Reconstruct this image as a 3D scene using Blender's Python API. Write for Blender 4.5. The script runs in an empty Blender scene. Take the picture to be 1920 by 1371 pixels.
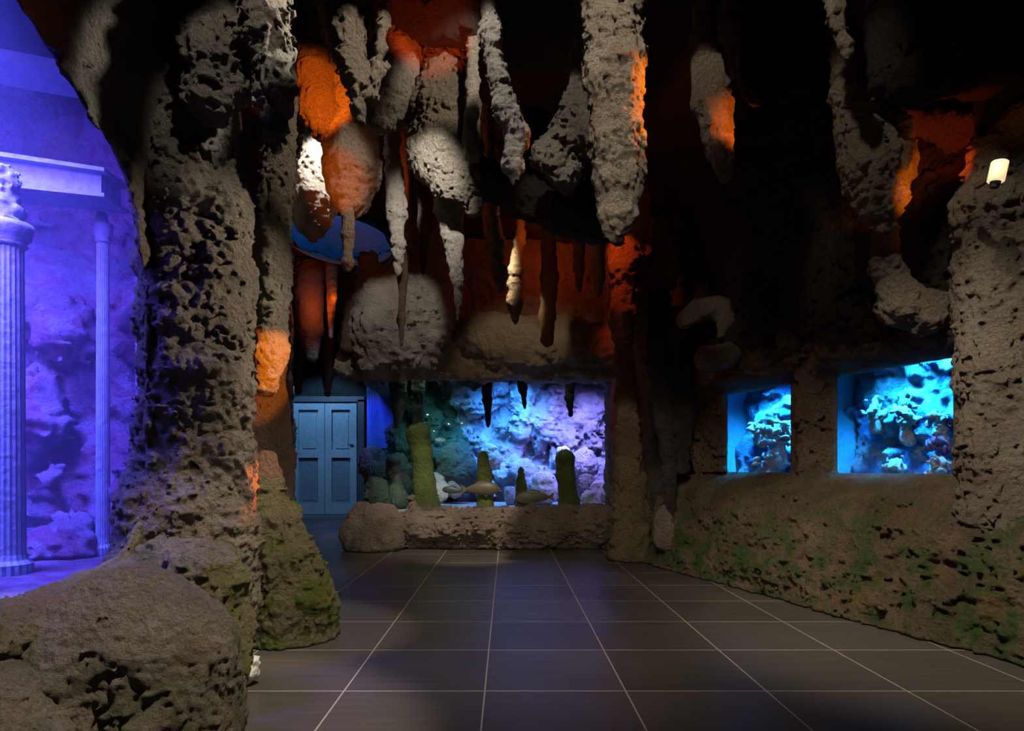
import bpy, math, random
import numpy as np
from mathutils import Vector

# ------------------------------------------------------------------ camera, world, exposure
F = 1167.0           # focal length in pixels of the 1920 px wide frame
CX, HY, EYE = 950.0, 877.0, 0.95
sc = bpy.context.scene
col = sc.collection
cam_data = bpy.data.cameras.new('camera')
cam = bpy.data.objects.new('camera', cam_data)
col.objects.link(cam)
cam.location = (0, 0, EYE)
cam.rotation_euler = (math.radians(90), 0, 0)
cam_data.sensor_width = 36
cam_data.lens = F / 1920 * 36
cam_data.shift_x = (960 - CX) / 1920
cam_data.shift_y = (HY - 685.5) / 1920
cam_data.clip_start = 0.05
sc.camera = cam
w = bpy.data.worlds.new('world'); sc.world = w
w.use_nodes = True
w.node_tree.nodes['Background'].inputs[0].default_value = (0.5, 0.6, 1, 1)
w.node_tree.nodes['Background'].inputs[1].default_value = 0.002
sc.view_settings.view_transform = 'Standard'
sc.view_settings.look = 'None'
sc.view_settings.gamma = 1
sc.view_settings.exposure = 0.0
sc.cycles.max_bounces = 6
sc.cycles.transparent_max_bounces = 12
sc.cycles.sample_clamp_indirect = 3
sc.cycles.use_denoising = True

def P(px, py, d):
    return Vector(((px - CX) / F * d, d, EYE + (HY - py) / F * d))

def aim(o, target):
    o.rotation_euler = (Vector(target) - Vector(o.location)).to_track_quat('-Z', 'Y').to_euler()

def spot(loc, target, color, power, angle, blend=0.5, r=0.03):
    l = bpy.data.lights.new('spot_light', 'SPOT')
    l.color = color; l.energy = power; l.spot_size = math.radians(angle); l.spot_blend = blend
    l.shadow_soft_size = r
    o = bpy.data.objects.new('spot_light', l); col.objects.link(o)
    o.location = loc; aim(o, target)
    return o

def point(loc, color, power, r=0.05):
    l = bpy.data.lights.new('point_light', 'POINT')
    l.color = color; l.energy = power; l.shadow_soft_size = r
    o = bpy.data.objects.new('point_light', l); col.objects.link(o); o.location = loc
    return o

def area(loc, target, color, power, sx, sy, spread=95):
    l = bpy.data.lights.new('area_light', 'AREA')
    l.shape = 'RECTANGLE'; l.size = sx; l.size_y = sy; l.color = color; l.energy = power; l.spread = math.radians(spread)
    o = bpy.data.objects.new('area_light', l); col.objects.link(o)
    o.location = loc; aim(o, target)
    return o

WARM = (1, 0.84, 0.66); NEUT = (1, 0.93, 0.84); ORANGE = (1, 0.17, 0.008); RED = (1, 0.10, 0.01)
# warm white cave spotlights under the ceiling, plus unseen low ones added in mid-air
spot((0.25, 2.2, 3.9), P(1150, 300, 3.0), WARM, 230, 44)
spot((0.1, 0.9, 3.7), P(1140, 330, 3.0), WARM, 180, 26)
spot((-0.05, 2.7, 3.8), P(675, 150, 3.4), WARM, 100, 30)
spot((0.15, 3.3, 3.8), P(825, 190, 4.2), WARM, 50, 36)
spot((-0.3, 2.6, 3.85), P(940, 200, 3.3), NEUT, 75, 40)
spot((-0.40, 3.0, 3.35), P(475, 90, 2.8), NEUT, 100, 30)
spot((-0.6, 1.9, 3.75), P(430, 120, 2.75), NEUT, 60, 20)
spot((0.12, 3.1, 2.55), P(430, 640, 3.0), WARM, 160, 58, 0.8)
spot((0.0, 1.6, 3.8), P(270, 1270, 2.1), WARM, 680, 33)
spot((-0.2, 2.7, 3.6), P(555, 1060, 3.5), WARM, 300, 26)
spot((-0.9, 5.6, 3.7), P(745, 640, 7.2), NEUT, 65, 42)
spot((0.1, 6.0, 2.75), P(985, 660, 7.2), (1, 0.72, 0.42), 17, 70)
spot((0.0, 4.9, 3.4), P(800, 1000, 7.1), WARM, 520, 42)
spot((0.6, 5.0, 2.6), P(1180, 900, 6.4), WARM, 40, 32)
spot((-0.45, 3.4, 3.2), P(800, 430, 4.5), NEUT, 130, 46, 1.0)
spot((1.1, 2.6, 3.8), P(1620, 310, 3.7), WARM, 32, 34, 0.9)
spot((0.7, 3.3, 3.85), P(1335, 200, 4.0), WARM, 22, 30)
spot((0.9, 1.8, 3.2), P(1760, 1050, 3.4), WARM, 460, 56, 0.9)
spot((0.9, 2.4, 2.8), P(1380, 960, 5.2), WARM, 80, 40)
spot((1.6, 2.3, 3.7), P(1865, 700, 3.3), WARM, 75, 40)
spot((0.9, 4.2, 3.0), P(1340, 620, 5.5), WARM, 10, 18)
spot((0.2, 1.5, 2.3), (0.1, 4.2, 0), WARM, 190, 82, 1.0, 0.35)  # unseen low light added to brighten the floor evenly
spot((0.1, 2.6, 3.85), P(1062, 255, 3.8), NEUT, 45, 24)
# white hot lamp hidden behind the orange pod
spot(P(640, 215, 4.35), P(592, 345, 4.6), NEUT, 90, 70)
# orange lamps tucked between the formations
spot(P(640, 150, 3.45), P(590, 190, 4.0), ORANGE, 60, 50)
spot(P(575, 330, 3.4), P(640, 340, 4.1), ORANGE, 22, 40)
spot(P(600, 640, 3.0), P(505, 680, 3.5), (1, 0.25, 0.006), 95, 32, 0.2)
spot(P(560, 860, 3.3), P(468, 905, 3.05), ORANGE, 34, 44)
spot(P(570, 820, 3.45), P(503, 868, 3.73), ORANGE, 6, 36)
spot(P(1320, 170, 3.0), P(1210, 195, 3.0), (1, 0.22, 0.01), 44, 78)
spot(P(1440, 230, 3.65), P(1362, 235, 4.0), ORANGE, 22, 56)
spot(P(1775, 380, 3.2), P(1695, 350, 3.6), (1, 0.20, 0.01), 20, 46)
spot(P(1790, 350, 3.3), P(1775, 245, 3.6), RED, 10, 60)
spot(P(800, 170, 3.6), P(815, 0, 4.1), RED, 40, 50)
point(P(720, 320, 4.95), ORANGE, 4)
point(P(597, 575, 8.8), (1, 0.14, 0.008), 5)
point(P(630, 560, 8.9), ORANGE, 2)
point((0.55, 7.6, 3.6), RED, 4)
spot(P(1120, 400, 6.0), P(1180, 520, 6.4), RED, 30, 60)
point(P(1000, 430, 5.2), ORANGE, 2.0)
# bluish light in the passage to the door
spot((-3.62, 11.35, 3.0), (-3.65, 12.6, 1.7), (0.22, 0.52, 1), 120, 84)
spot((-2.6, 10.2, 3.6), (-3.3, 11.6, 0), (0.30, 0.55, 1), 120, 60)
spot((-2.2, 8.3, 3.5), (-2.9, 10.0, 0), (0.35, 0.6, 1), 40, 60)
# lamps inside the aquariums, with two weak fill lights added over the posts
area((-2.9, 2.7, 3.66), (-2.95, 3.7, 0.8), (0.12, 0.115, 1), 300, 1.1, 1.5, 80)
area((-2.5, 2.0, 2.9), (-2.9, 4.1, 1.6), (0.20, 0.10, 1), 42, 0.8, 0.8)
area((1.1, 8.6, 2.25), (0.9, 9.6, 0.9), (0.32, 0.27, 1), 60, 0.8, 0.8)
area((0.55, 7.9, 2.25), (0.6, 7.95, 0.4), (0.8, 1, 0.7), 1.6, 1.2, 0.15, 70)  # added fill that brightens the posts close to the glass
area((-1.0, 7.9, 2.25), (-1.0, 7.95, 0.4), (0.75, 1, 0.7), 1.8, 0.8, 0.15, 70)  # added fill for the leaning post on the left
area((0.1, 8.8, 2.25), (0.0, 9.7, 1.0), (0.05, 0.32, 1), 50, 0.8, 0.6)
area((-1.0, 8.5, 2.25), (-1.0, 9.4, 0.8), (0.16, 0.60, 0.62), 11, 0.7, 0.6)

# ------------------------------------------------------------------ materials
def nd(nt, t, **kw):
    n = nt.nodes.new(t)
    for k, v in kw.items():
        setattr(n, k, v)
    return n

def new_mat(name):
    m = bpy.data.materials.new(name); m.use_nodes = True
    nt = m.node_tree
    return m, nt, nt.nodes['Principled BSDF']

def mix(nt, fac, a, b, blend='MIX'):
    n = nd(nt, 'ShaderNodeMix', data_type='RGBA', blend_type=blend)
    for i, v in ((0, fac), (6, a), (7, b)):
        if hasattr(v, 'links'): nt.links.new(v, n.inputs[i])
        elif i == 0: n.inputs[0].default_value = v
        else: n.inputs[i].default_value = (*v, 1)
    return n.outputs[2]

def math_n(nt, op, a, b=None, c=None):
    n = nd(nt, 'ShaderNodeMath', operation=op)
    for i, v in enumerate((a, b, c)):
        if v is None: continue
        if hasattr(v, 'links'): nt.links.new(v, n.inputs[i])
        else: n.inputs[i].default_value = v
    return n.outputs[0]

def ramp(nt, v, lo, hi, a=0.0, b=1.0):
    n = nd(nt, 'ShaderNodeMapRange')
    n.inputs[1].default_value = lo; n.inputs[2].default_value = hi
    n.inputs[3].default_value = a; n.inputs[4].default_value = b
    nt.links.new(v, n.inputs[0])
    return n.outputs[0]

def noise(nt, vec, scale, detail=3, rough=0.55, dist=0):
    n = nd(nt, 'ShaderNodeTexNoise')
    n.inputs['Scale'].default_value = scale; n.inputs['Detail'].default_value = detail
    n.inputs['Roughness'].default_value = rough; n.inputs['Distortion'].default_value = dist
    nt.links.new(vec, n.inputs['Vector'])
    return n.outputs[0]

def rock_mat(name, c1, c2, moss=0.0, mossh=1.0, mosscol=(0.10, 0.15, 0.035), ochre=0.0, bump=0.02, scale=1.0, tint=None, tintamt=0.0, stretch=1.0):
    m, nt, bs = new_mat(name)
    geo = nd(nt, 'ShaderNodeNewGeometry')
    mp = nd(nt, 'ShaderNodeMapping'); mp.inputs['Scale'].default_value = (1, 1, stretch)
    nt.links.new(geo.outputs['Position'], mp.inputs[0])
    v = mp.outputs[0]
    a = noise(nt, v, 2.6 * scale, 4)
    b = noise(nt, v, 95 * scale, 4, 0.7)
    c = mix(nt, ramp(nt, a, 0.38, 0.62), c1, c2)
    dark = tuple(x * 0.42 for x in c1)
    c = mix(nt, ramp(nt, b, 0.5, 0.36, 0, 0.6), c, dark)
    if ochre:
        o = noise(nt, v, 4.3 * scale, 3)
        c = mix(nt, ramp(nt, o, 0.56, 0.68, 0, ochre), c, (0.34, 0.17, 0.045))
    if tint:
        o = noise(nt, v, 5.2 * scale, 3, 0.6, 0.6)
        c = mix(nt, ramp(nt, o, 0.47, 0.60, 0, tintamt), c, tint)
    if moss:
        sep = nd(nt, 'ShaderNodeSeparateXYZ'); nt.links.new(geo.outputs['Position'], sep.inputs[0])
        h = ramp(nt, sep.outputs[2], mossh, mossh * 0.25)
        o = noise(nt, v, 5.5 * scale, 5, 0.65)
        f = math_n(nt, 'MULTIPLY', ramp(nt, o, 0.42, 0.60), h)
        f = math_n(nt, 'MULTIPLY', f, moss)
        c = mix(nt, f, c, mosscol)
    nt.links.new(c, bs.inputs['Base Color'])
    bs.inputs['Roughness'].default_value = 0.82
    bs.inputs['Specular IOR Level'].default_value = 0.25; bump *= 1.5
    n1 = noise(nt, v, 30 * scale, 7, 0.76)
    vo = nd(nt, 'ShaderNodeTexVoronoi', feature='F1'); vo.inputs['Scale'].default_value = 42 * scale
    nt.links.new(v, vo.inputs['Vector'])
    hgt = math_n(nt, 'ADD', math_n(nt, 'MULTIPLY', n1, 2.4), math_n(nt, 'MULTIPLY', vo.outputs[0], -0.6))
    bp = nd(nt, 'ShaderNodeBump'); bp.inputs['Strength'].default_value = 1; bp.inputs['Distance'].default_value = bump
    nt.links.new(hgt, bp.inputs['Height']); nt.links.new(bp.outputs[0], bs.inputs['Normal'])
    return m

def plain(name, c, rough=0.5, metal=0.0, emit=None, es=0.0, bump=0.0, bscale=20):
    m, nt, bs = new_mat(name)
    geo = nd(nt, 'ShaderNodeNewGeometry')
    n = noise(nt, geo.outputs['Position'], bscale, 4)
    nt.links.new(mix(nt, ramp(nt, n, 0.3, 0.7), tuple(x * 0.8 for x in c), tuple(min(1, x * 1.12) for x in c)), bs.inputs['Base Color'])
    bs.inputs['Roughness'].default_value = rough; bs.inputs['Metallic'].default_value = metal
    if emit:
        bs.inputs['Emission Color'].default_value = (*emit, 1); bs.inputs['Emission Strength'].default_value = es
    if bump:
        bp = nd(nt, 'ShaderNodeBump'); bp.inputs['Distance'].default_value = bump
        nt.links.new(n, bp.inputs['Height']); nt.links.new(bp.outputs[0], bs.inputs['Normal'])
    return m

M = {}
M['stone'] = rock_mat('cave_stone', (0.30, 0.25, 0.19), (0.40, 0.355, 0.28), bump=0.03)
M['pale'] = rock_mat('pale_cave_stone', (0.36, 0.32, 0.27), (0.47, 0.43, 0.37), bump=0.014)
M['pillar'] = rock_mat('pillar_stone', (0.24, 0.20, 0.155), (0.33, 0.29, 0.23), moss=0.7, mossh=0.7, ochre=0.25, bump=0.03)
M['mossy'] = rock_mat('mossy_stone', (0.26, 0.22, 0.13), (0.35, 0.31, 0.18), moss=0.95, mossh=1.15, mosscol=(0.15, 0.20, 0.03), ochre=0.5, bump=0.03)
M['boulder'] = rock_mat('boulder_stone', (0.26, 0.22, 0.18), (0.34, 0.29, 0.24), moss=0.65, mossh=0.9, mosscol=(0.085, 0.12, 0.045), ochre=0.35, bump=0.025)
M['rightwall'] = rock_mat('right_wall_stone', (0.19, 0.13, 0.085), (0.29, 0.21, 0.145), moss=0.95, mossh=1.2, mosscol=(0.06, 0.13, 0.03), ochre=0.5, bump=0.035)
M['ledge'] = rock_mat('ledge_stone', (0.30, 0.225, 0.18), (0.42, 0.34, 0.28), moss=0.5, mossh=0.45, mosscol=(0.09, 0.11, 0.03), bump=0.025)
M['dark'] = rock_mat('shade_dark_stone', (0.035, 0.03, 0.028), (0.06, 0.05, 0.045), bump=0.02)  # near-black colour stands in for lack of light on ceiling and upper wall
M['brown'] = rock_mat('brown_stone', (0.13, 0.09, 0.06), (0.20, 0.14, 0.10), bump=0.02)
M['column'] = rock_mat('ochre_column_stone', (0.24, 0.17, 0.10), (0.33, 0.25, 0.16), moss=0.6, mossh=1.0, bump=0.03)
M['umber'] = rock_mat('umber_ledge_stone', (0.075, 0.05, 0.04), (0.11, 0.08, 0.062), bump=0.025)
M['tan'] = rock_mat('tan_stone', (0.22, 0.16, 0.085), (0.28, 0.21, 0.12), bump=0.012)
M['lilac'] = rock_mat('lilac_tank_rock', (0.34, 0.24, 0.45), (0.62, 0.50, 0.78), bump=0.02, tint=(0.40, 0.05, 0.22), tintamt=0.6)
M['tankrock'] = rock_mat('pale_tank_rock', (0.42, 0.42, 0.50), (0.66, 0.64, 0.72), bump=0.015)
M['tankwhite'] = rock_mat('white_tank_boulder', (0.62, 0.62, 0.64), (0.80, 0.80, 0.82), bump=0.008)
M['tankgreen'] = rock_mat('green_tank_rock', (0.07, 0.12, 0.08), (0.16, 0.24, 0.17), bump=0.015)
M['tankgrey'] = rock_mat('grey_tank_rock', (0.16, 0.15, 0.13), (0.27, 0.25, 0.22), bump=0.015)
M['post'] = rock_mat('mossy_post', (0.13, 0.14, 0.035), (0.22, 0.25, 0.06), bump=0.012)
M['coral'] = rock_mat('pale_coral', (0.55, 0.65, 0.62), (0.85, 0.92, 0.85), bump=0.015, scale=1.5)
M['reef'] = rock_mat('blue_reef_rock', (0.05, 0.20, 0.50), (0.15, 0.42, 0.66), bump=0.02, tint=(0.55, 0.8, 0.8), tintamt=0.6)
M['marble'] = plain('pale_temple_stone', (0.30, 0.38, 0.46), 0.6, bump=0.01)
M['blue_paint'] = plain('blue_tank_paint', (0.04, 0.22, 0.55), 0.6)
M['cyan_lit_paint'] = plain('cyan_lit_tank_paint', (0.10, 0.50, 0.72), 0.6)  # brighter copy of the blue: cyan light put into the side's colour
M['dome'] = plain('blue_dome_paint', (0.004, 0.16, 0.36), 0.6)
M['sand'] = plain('pale_gravel', (0.55, 0.55, 0.6), 0.9, bump=0.03, bscale=60)
M['door'] = plain('grey_blue_door_paint', (0.30, 0.36, 0.40), 0.4)
M['door_dark'] = plain('door_panel_paint', (0.17, 0.21, 0.25), 0.45)
M['frame'] = plain('dark_frame_paint', (0.05, 0.06, 0.07), 0.5)
M['metal'] = plain('steel', (0.5, 0.5, 0.52), 0.3, 1.0)
M['lamp_white'] = plain('lit_lamp_shade', (0.85, 0.75, 0.55), 0.5, emit=(1, 0.75, 0.42), es=0.9)
M['fish'] = plain('brown_fish_skin', (0.15, 0.11, 0.06), 0.45)
M['fish_dark'] = plain('dark_fish_skin', (0.05, 0.06, 0.065), 0.45)
M['plaster'] = plain('white_plaster', (0.62, 0.60, 0.55), 0.8, bump=0.02, bscale=30)

def glass_mat():
    m = bpy.data.materials.new('aquarium_glass'); m.use_nodes = True
    nt = m.node_tree; nt.nodes.clear()
    out = nd(nt, 'ShaderNodeOutputMaterial')
    tr = nd(nt, 'ShaderNodeBsdfTransparent'); tr.inputs[0].default_value = (0.93, 0.97, 1, 1)
    gl = nd(nt, 'ShaderNodeBsdfGlossy'); gl.inputs['Roughness'].default_value = 0.02
    geo = nd(nt, 'ShaderNodeNewGeometry')
    dt = nd(nt, 'ShaderNodeVectorMath', operation='DOT_PRODUCT')
    nt.links.new(geo.outputs['Normal'], dt.inputs[0]); nt.links.new(geo.outputs['Incoming'], dt.inputs[1])
    c = math_n(nt, 'SUBTRACT', 1.0, math_n(nt, 'ABSOLUTE', dt.outputs['Value']))
    fr = math_n(nt, 'ADD', 0.015, math_n(nt, 'MULTIPLY', math_n(nt, 'POWER', c, 5.0), 0.5))
    mx = nd(nt, 'ShaderNodeMixShader')
    nt.links.new(fr, mx.inputs[0]); nt.links.new(tr.outputs[0], mx.inputs[1]); nt.links.new(gl.outputs[0], mx.inputs[2])
    nt.links.new(mx.outputs[0], out.inputs[0])
    return m
M['glass'] = glass_mat()

def water_mat(name, c, dens):
    m = bpy.data.materials.new(name); m.use_nodes = True
    nt = m.node_tree; nt.nodes.clear()
    out = nd(nt, 'ShaderNodeOutputMaterial'); vs = nd(nt, 'ShaderNodeVolumeScatter')
    vs.inputs[0].default_value = (*c, 1); vs.inputs['Density'].default_value = dens
    nt.links.new(vs.outputs[0], out.inputs['Volume'])
    return m
M['water_cyan'] = water_mat('cyan_lit_water', (0.1, 0.5, 1), 0.35)

def floor_mat():
    m, nt, bs = new_mat('dark_floor_tiles')
    geo = nd(nt, 'ShaderNodeNewGeometry')
    sep = nd(nt, 'ShaderNodeSeparateXYZ'); nt.links.new(geo.outputs['Position'], sep.inputs[0])
    def line(sock, off, size, wd):
        u = math_n(nt, 'DIVIDE', math_n(nt, 'SUBTRACT', sock, off), size)
        f = math_n(nt, 'FRACT', u)
        dd = math_n(nt, 'MINIMUM', f, math_n(nt, 'SUBTRACT', 1.0, f))
        return ramp(nt, math_n(nt, 'MULTIPLY', dd, size), wd * 0.6, wd, 1, 0), math_n(nt, 'FLOOR', u)
    lx, ix = line(sep.outputs[0], -0.078 - 6, 0.5985, 0.0045)
    ly, iy = line(sep.outputs[1], 2.646 - 5.95, 0.595, 0.0045)
    g = math_n(nt, 'MAXIMUM', lx, ly)
    cb = nd(nt, 'ShaderNodeCombineXYZ'); nt.links.new(ix, cb.inputs[0]); nt.links.new(iy, cb.inputs[1])
    wn = nd(nt, 'ShaderNodeTexWhiteNoise'); nt.links.new(cb.outputs[0], wn.inputs[0])
    tile = mix(nt, wn.outputs[0], (0.050, 0.046, 0.042), (0.068, 0.063, 0.058))
    mp = nd(nt, 'ShaderNodeMapping'); mp.inputs['Scale'].default_value = (1, 9, 1)
    nt.links.new(geo.outputs['Position'], mp.inputs[0])
    st = noise(nt, mp.outputs[0], 3, 5, 0.6)
    tile = mix(nt, ramp(nt, st, 0.4, 0.7, 0, 0.4), tile, (0.085, 0.078, 0.07))
    nt.links.new(mix(nt, g, tile, (0.36, 0.33, 0.28)), bs.inputs['Base Color'])
    nt.links.new(ramp(nt, st, 0.3, 0.7, 0.30, 0.44), bs.inputs['Roughness'])
    bs.inputs['Specular IOR Level'].default_value = 0.45
    bp = nd(nt, 'ShaderNodeBump'); bp.inputs['Distance'].default_value = 0.002
    nt.links.new(math_n(nt, 'SUBTRACT', 1.0, g), bp.inputs['Height']); nt.links.new(bp.outputs[0], bs.inputs['Normal'])
    return m
M['floor'] = floor_mat()

# ------------------------------------------------------------------ mesh tools
def tag(o, label=None, cat=None, group=None, kind=None):
    if label: o['label'] = label
    if cat: o['category'] = cat
    if group: o['group'] = group
    if kind: o['kind'] = kind
    return o

def link_mesh(name, verts, faces, mat, parent=None, smooth=True):
    V = np.asarray(verts, dtype=np.float64)
    base = np.array([(V[:, 0].min() + V[:, 0].max()) / 2, (V[:, 1].min() + V[:, 1].max()) / 2, V[:, 2].min()])
    me = bpy.data.meshes.new(name)
    L = V - base
    if isinstance(faces, np.ndarray):
        n = len(faces)
        me.vertices.add(len(L)); me.vertices.foreach_set('co', L.astype(np.float32).ravel())
        me.loops.add(n * 4); me.loops.foreach_set('vertex_index', faces.astype(np.int32).ravel())
        me.polygons.add(n); me.polygons.foreach_set('loop_start', np.arange(0, n * 4, 4, dtype=np.int32))
        me.update(calc_edges=True)
    else:
        me.from_pydata([tuple(v) for v in L], [], faces); me.update()
    if smooth:
        me.polygons.foreach_set('use_smooth', np.ones(len(me.polygons), dtype=bool))
    me.materials.append(mat)
    o = bpy.data.objects.new(name, me); col.objects.link(o)
    if parent is not None:
        o.parent = parent; o.location = Vector(base) - parent_world(parent)
    else:
        o.location = base
    return o

def parent_world(p):
    v = Vector(p.location)
    while p.parent is not None:
        p = p.parent; v += Vector(p.location)
    return v

def empty(name, loc):
    o = bpy.data.objects.new(name, None); col.objects.link(o); o.location = loc
    o.empty_display_size = 0.1
    return o

RNG = np.random.RandomState(7)
TAB = RNG.rand(64, 64, 64).astype(np.float32)
def vnoise(p, freq, seed=0):
    q = p * freq + seed * 7.31
    i = np.floor(q).astype(np.int64); f = q - i
    f = (f * f * (3 - 2 * f)).astype(np.float32)
    i0 = i & 63; i1 = (i + 1) & 63
    x0, y0, z0 = i0.T; x1, y1, z1 = i1.T
    fx, fy, fz = f.T
    c00 = TAB[x0, y0, z0] * (1 - fx) + TAB[x1, y0, z0] * fx
    c10 = TAB[x0, y1, z0] * (1 - fx) + TAB[x1, y1, z0] * fx
    c01 = TAB[x0, y0, z1] * (1 - fx) + TAB[x1, y0, z1] * fx
    c11 = TAB[x0, y1, z1] * (1 - fx) + TAB[x1, y1, z1] * fx
    return (c00 * (1 - fy) + c10 * fy) * (1 - fz) + (c01 * (1 - fy) + c11 * fy) * fz

def smin(a, b, k):
    h = np.clip(0.5 + 0.5 * (b - a) / k, 0, 1)
    return b + (a - b) * h - k * h * (1 - h)

def seg(p, a, b, ra, rb, sy=1.0):
    a = np.array(a, dtype=np.float32); b = np.array(b, dtype=np.float32)
    ba = b - a; pa = p - a
    if sy != 1.0:
        ba = ba * [1, 1 / sy, 1]; pa = pa * np.array([1, 1 / sy, 1], dtype=np.float32)
    L = float((ba * ba).sum())
    h = np.clip(pa @ ba.astype(np.float32) / L, 0, 1) if L > 1e-9 else np.zeros(len(p), np.float32)
    dd = np.sqrt(((pa - h[:, None] * ba) ** 2).sum(1))
    return dd - (ra + h * (rb - ra))

def box_d(p, lo, hi, r=0.04):
    c = (np.array(lo) + np.array(hi)) / 2; hs = (np.array(hi) - np.array(lo)) / 2 - r
    q = np.abs(p - c) - hs
    return np.sqrt((np.maximum(q, 0) ** 2).sum(1)) + np.minimum(q.max(1), 0) - r

def surface(fn, lo, hi, vox, amp=0.03, freq=6.0, seed=0, clipz=None, clip=None, zs=1.0):
    """solid where fn(p) < 0, roughened by billowy noise, as a quad mesh (surface nets)"""
    lo = np.array(lo, float) - 3 * vox; hi = np.array(hi, float) + 3 * vox
    n = np.maximum(np.ceil((hi - lo) / vox).astype(int) + 1, 4)
    xs = [lo[k] + np.arange(n[k]) * vox for k in range(3)]
    vals = np.empty(tuple(n), np.float32)
    step = max(1, int(700000 / (n[1] * n[2])))
    for i in range(0, n[0], step):
        X, Y, Z = np.meshgrid(xs[0][i:i + step], xs[1], xs[2], indexing='ij')
        p = np.stack([X.ravel(), Y.ravel(), Z.ravel()], 1).astype(np.float32)
        v = fn(p).astype(np.float32)
        band = np.abs(v) < amp * 2.2 + vox * 2
        if amp > 0 and band.any():
            q = p[band] * np.array([1, 1, zs], np.float32)
            w_ = vnoise(q, freq * 0.45, seed)
            qq = q + (w_[:, None] - 0.5) * 0.06
            a = np.abs(2 * vnoise(qq, freq, seed + 1) - 1) * 1.3
            b = np.abs(2 * vnoise(qq, freq * 2.3, seed + 2) - 1) * 1.15
            c = np.abs(2 * vnoise(qq, freq * 4.6, seed + 3) - 1) * 0.95
            v[band] -= amp * ((w_ - 0.5) * 1.6 + a + b + c - 1.3)
        if clipz is not None:
            v = np.maximum(v, clipz - p[:, 2])
        if clip is not None:
            v = np.maximum(v, clip(p))
        vals[i:i + step] = v.reshape(X.shape)
    s = vals < 0
    s[0] = s[-1] = False; s[:, 0] = s[:, -1] = False; s[:, :, 0] = s[:, :, -1] = False
    vals = np.where(s, np.minimum(vals, -1e-5), np.maximum(vals, 1e-5))
    cnt = np.zeros(tuple(n - 1), np.int8)
    cs = [(i, j, k) for i in (0, 1) for j in (0, 1) for k in (0, 1)]
    def sl(a, c): return a[c[0]:a.shape[0] - 1 + c[0], c[1]:a.shape[1] - 1 + c[1], c[2]:a.shape[2] - 1 + c[2]]
    for c in cs: cnt += sl(s, c)
    act = (cnt > 0) & (cnt < 8)
    I = np.argwhere(act)
    idx = -np.ones(act.shape, np.int64); idx[act] = np.arange(len(I))
    cv = {c: sl(vals, c)[act] for c in cs}
    acc = np.zeros((len(I), 3)); m_ = np.zeros(len(I))
    for c in cs:
        for ax in range(3):
            if c[ax]: continue
            c2 = list(c); c2[ax] = 1; c2 = tuple(c2)
            va, vb = cv[c], cv[c2]
            x = (va < 0) != (vb < 0)
            t = np.where(x, va / np.where(x, va - vb, 1), 0)
            pos = np.array(c, float)[None, :].repeat(len(I), 0); pos[:, ax] = t
            acc += pos * x[:, None]; m_ += x
    V = lo + (I + acc / np.maximum(m_, 1)[:, None]) * vox
    Fs = []
    for ax in range(3):
        a1, a2 = (ax + 1) % 3, (ax + 2) % 3
        sa = [slice(None)] * 3; sb = [slice(None)] * 3
        sa[ax] = slice(0, -1); sb[ax] = slice(1, None)
        A, B = s[tuple(sa)], s[tuple(sb)]
        E = np.argwhere(A != B)
        E = E[(E[:, a1] > 0) & (E[:, a2] > 0) & (E[:, a1] < n[a1] - 1) & (E[:, a2] < n[a2] - 1)]
        ins = A[tuple(E.T)]
        def g(d1, d2):
            e = E.copy(); e[:, a1] += d1; e[:, a2] += d2
            return idx[tuple(e.T)]
        q = np.stack([g(-1, -1), g(0, -1), g(0, 0), g(-1, 0)], 1)
        q[~ins] = q[~ins][:, ::-1]
        Fs.append(q)
    Fq = np.concatenate(Fs)
    return V, Fq[(Fq >= 0).all(1)]

def chains_fn(chains, d, k=0.05, sy=1.0):
    """chains of (px, py, radius px[, depth]); returns distance function and bounds"""
    segs = []; lo = np.full(3, 1e9); hi = np.full(3, -1e9)
    for ch in chains:
        pts = []
        for c in ch:
            dd = c[3] if len(c) > 3 else d
            pts.append((np.array(P(c[0], c[1], dd)), c[2] * dd / F))
        if len(pts) == 1: pts = pts * 2
        for (a, ra), (b, rb) in zip(pts[:-1], pts[1:]):
            segs.append((a, b, ra, rb))
        for a, ra in pts:
            e = np.array([ra, ra * sy, ra])
            lo = np.minimum(lo, a - e); hi = np.maximum(hi, a + e)
    def fn(p):
        v = None
        for a, b, ra, rb in segs:
            x = seg(p, a, b, ra, rb, sy)
            v = x if v is None else smin(v, x, k)
        return v
    return fn, lo, hi

SEED = [1]
def rock(name, label, cat, chains, mat, d=4.0, vox=0.018, amp=0.02, freq=9, k=0.06, sy=1.0, group=None, kind=None, clipz=0.0, extra=None, top=3.92, clip=None, zs=1.0, parent=None):
    fn, lo, hi = chains_fn(chains, d, k, sy)
    f2 = fn
    if extra:
        f2 = lambda p: extra(p, fn(p))
    lo -= amp * 1.5; hi += amp * 1.5
    if clipz is not None: lo[2] = max(lo[2], clipz)
    hi[2] = min(hi[2], top)
    lo[2] = min(lo[2], hi[2] - 0.02)
    SEED[0] += 1
    V, Q = surface(f2, lo, hi, vox, amp, freq, SEED[0] * 5, clipz, clip, zs)
    o = link_mesh(name, V, Q, M[mat], parent)
    if label: tag(o, label, cat, group, kind)
    return o

def bx(lo, hi):
    x0, y0, z0 = lo; x1, y1, z1 = hi
    v = [(x0, y0, z0), (x1, y0, z0), (x1, y1, z0), (x0, y1, z0), (x0, y0, z1), (x1, y0, z1), (x1, y1, z1), (x0, y1, z1)]
    f = [(0, 3, 2, 1), (4, 5, 6, 7), (0, 1, 5, 4), (1, 2, 6, 5), (2, 3, 7, 6), (3, 0, 4, 7)]
    return v, f

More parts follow.
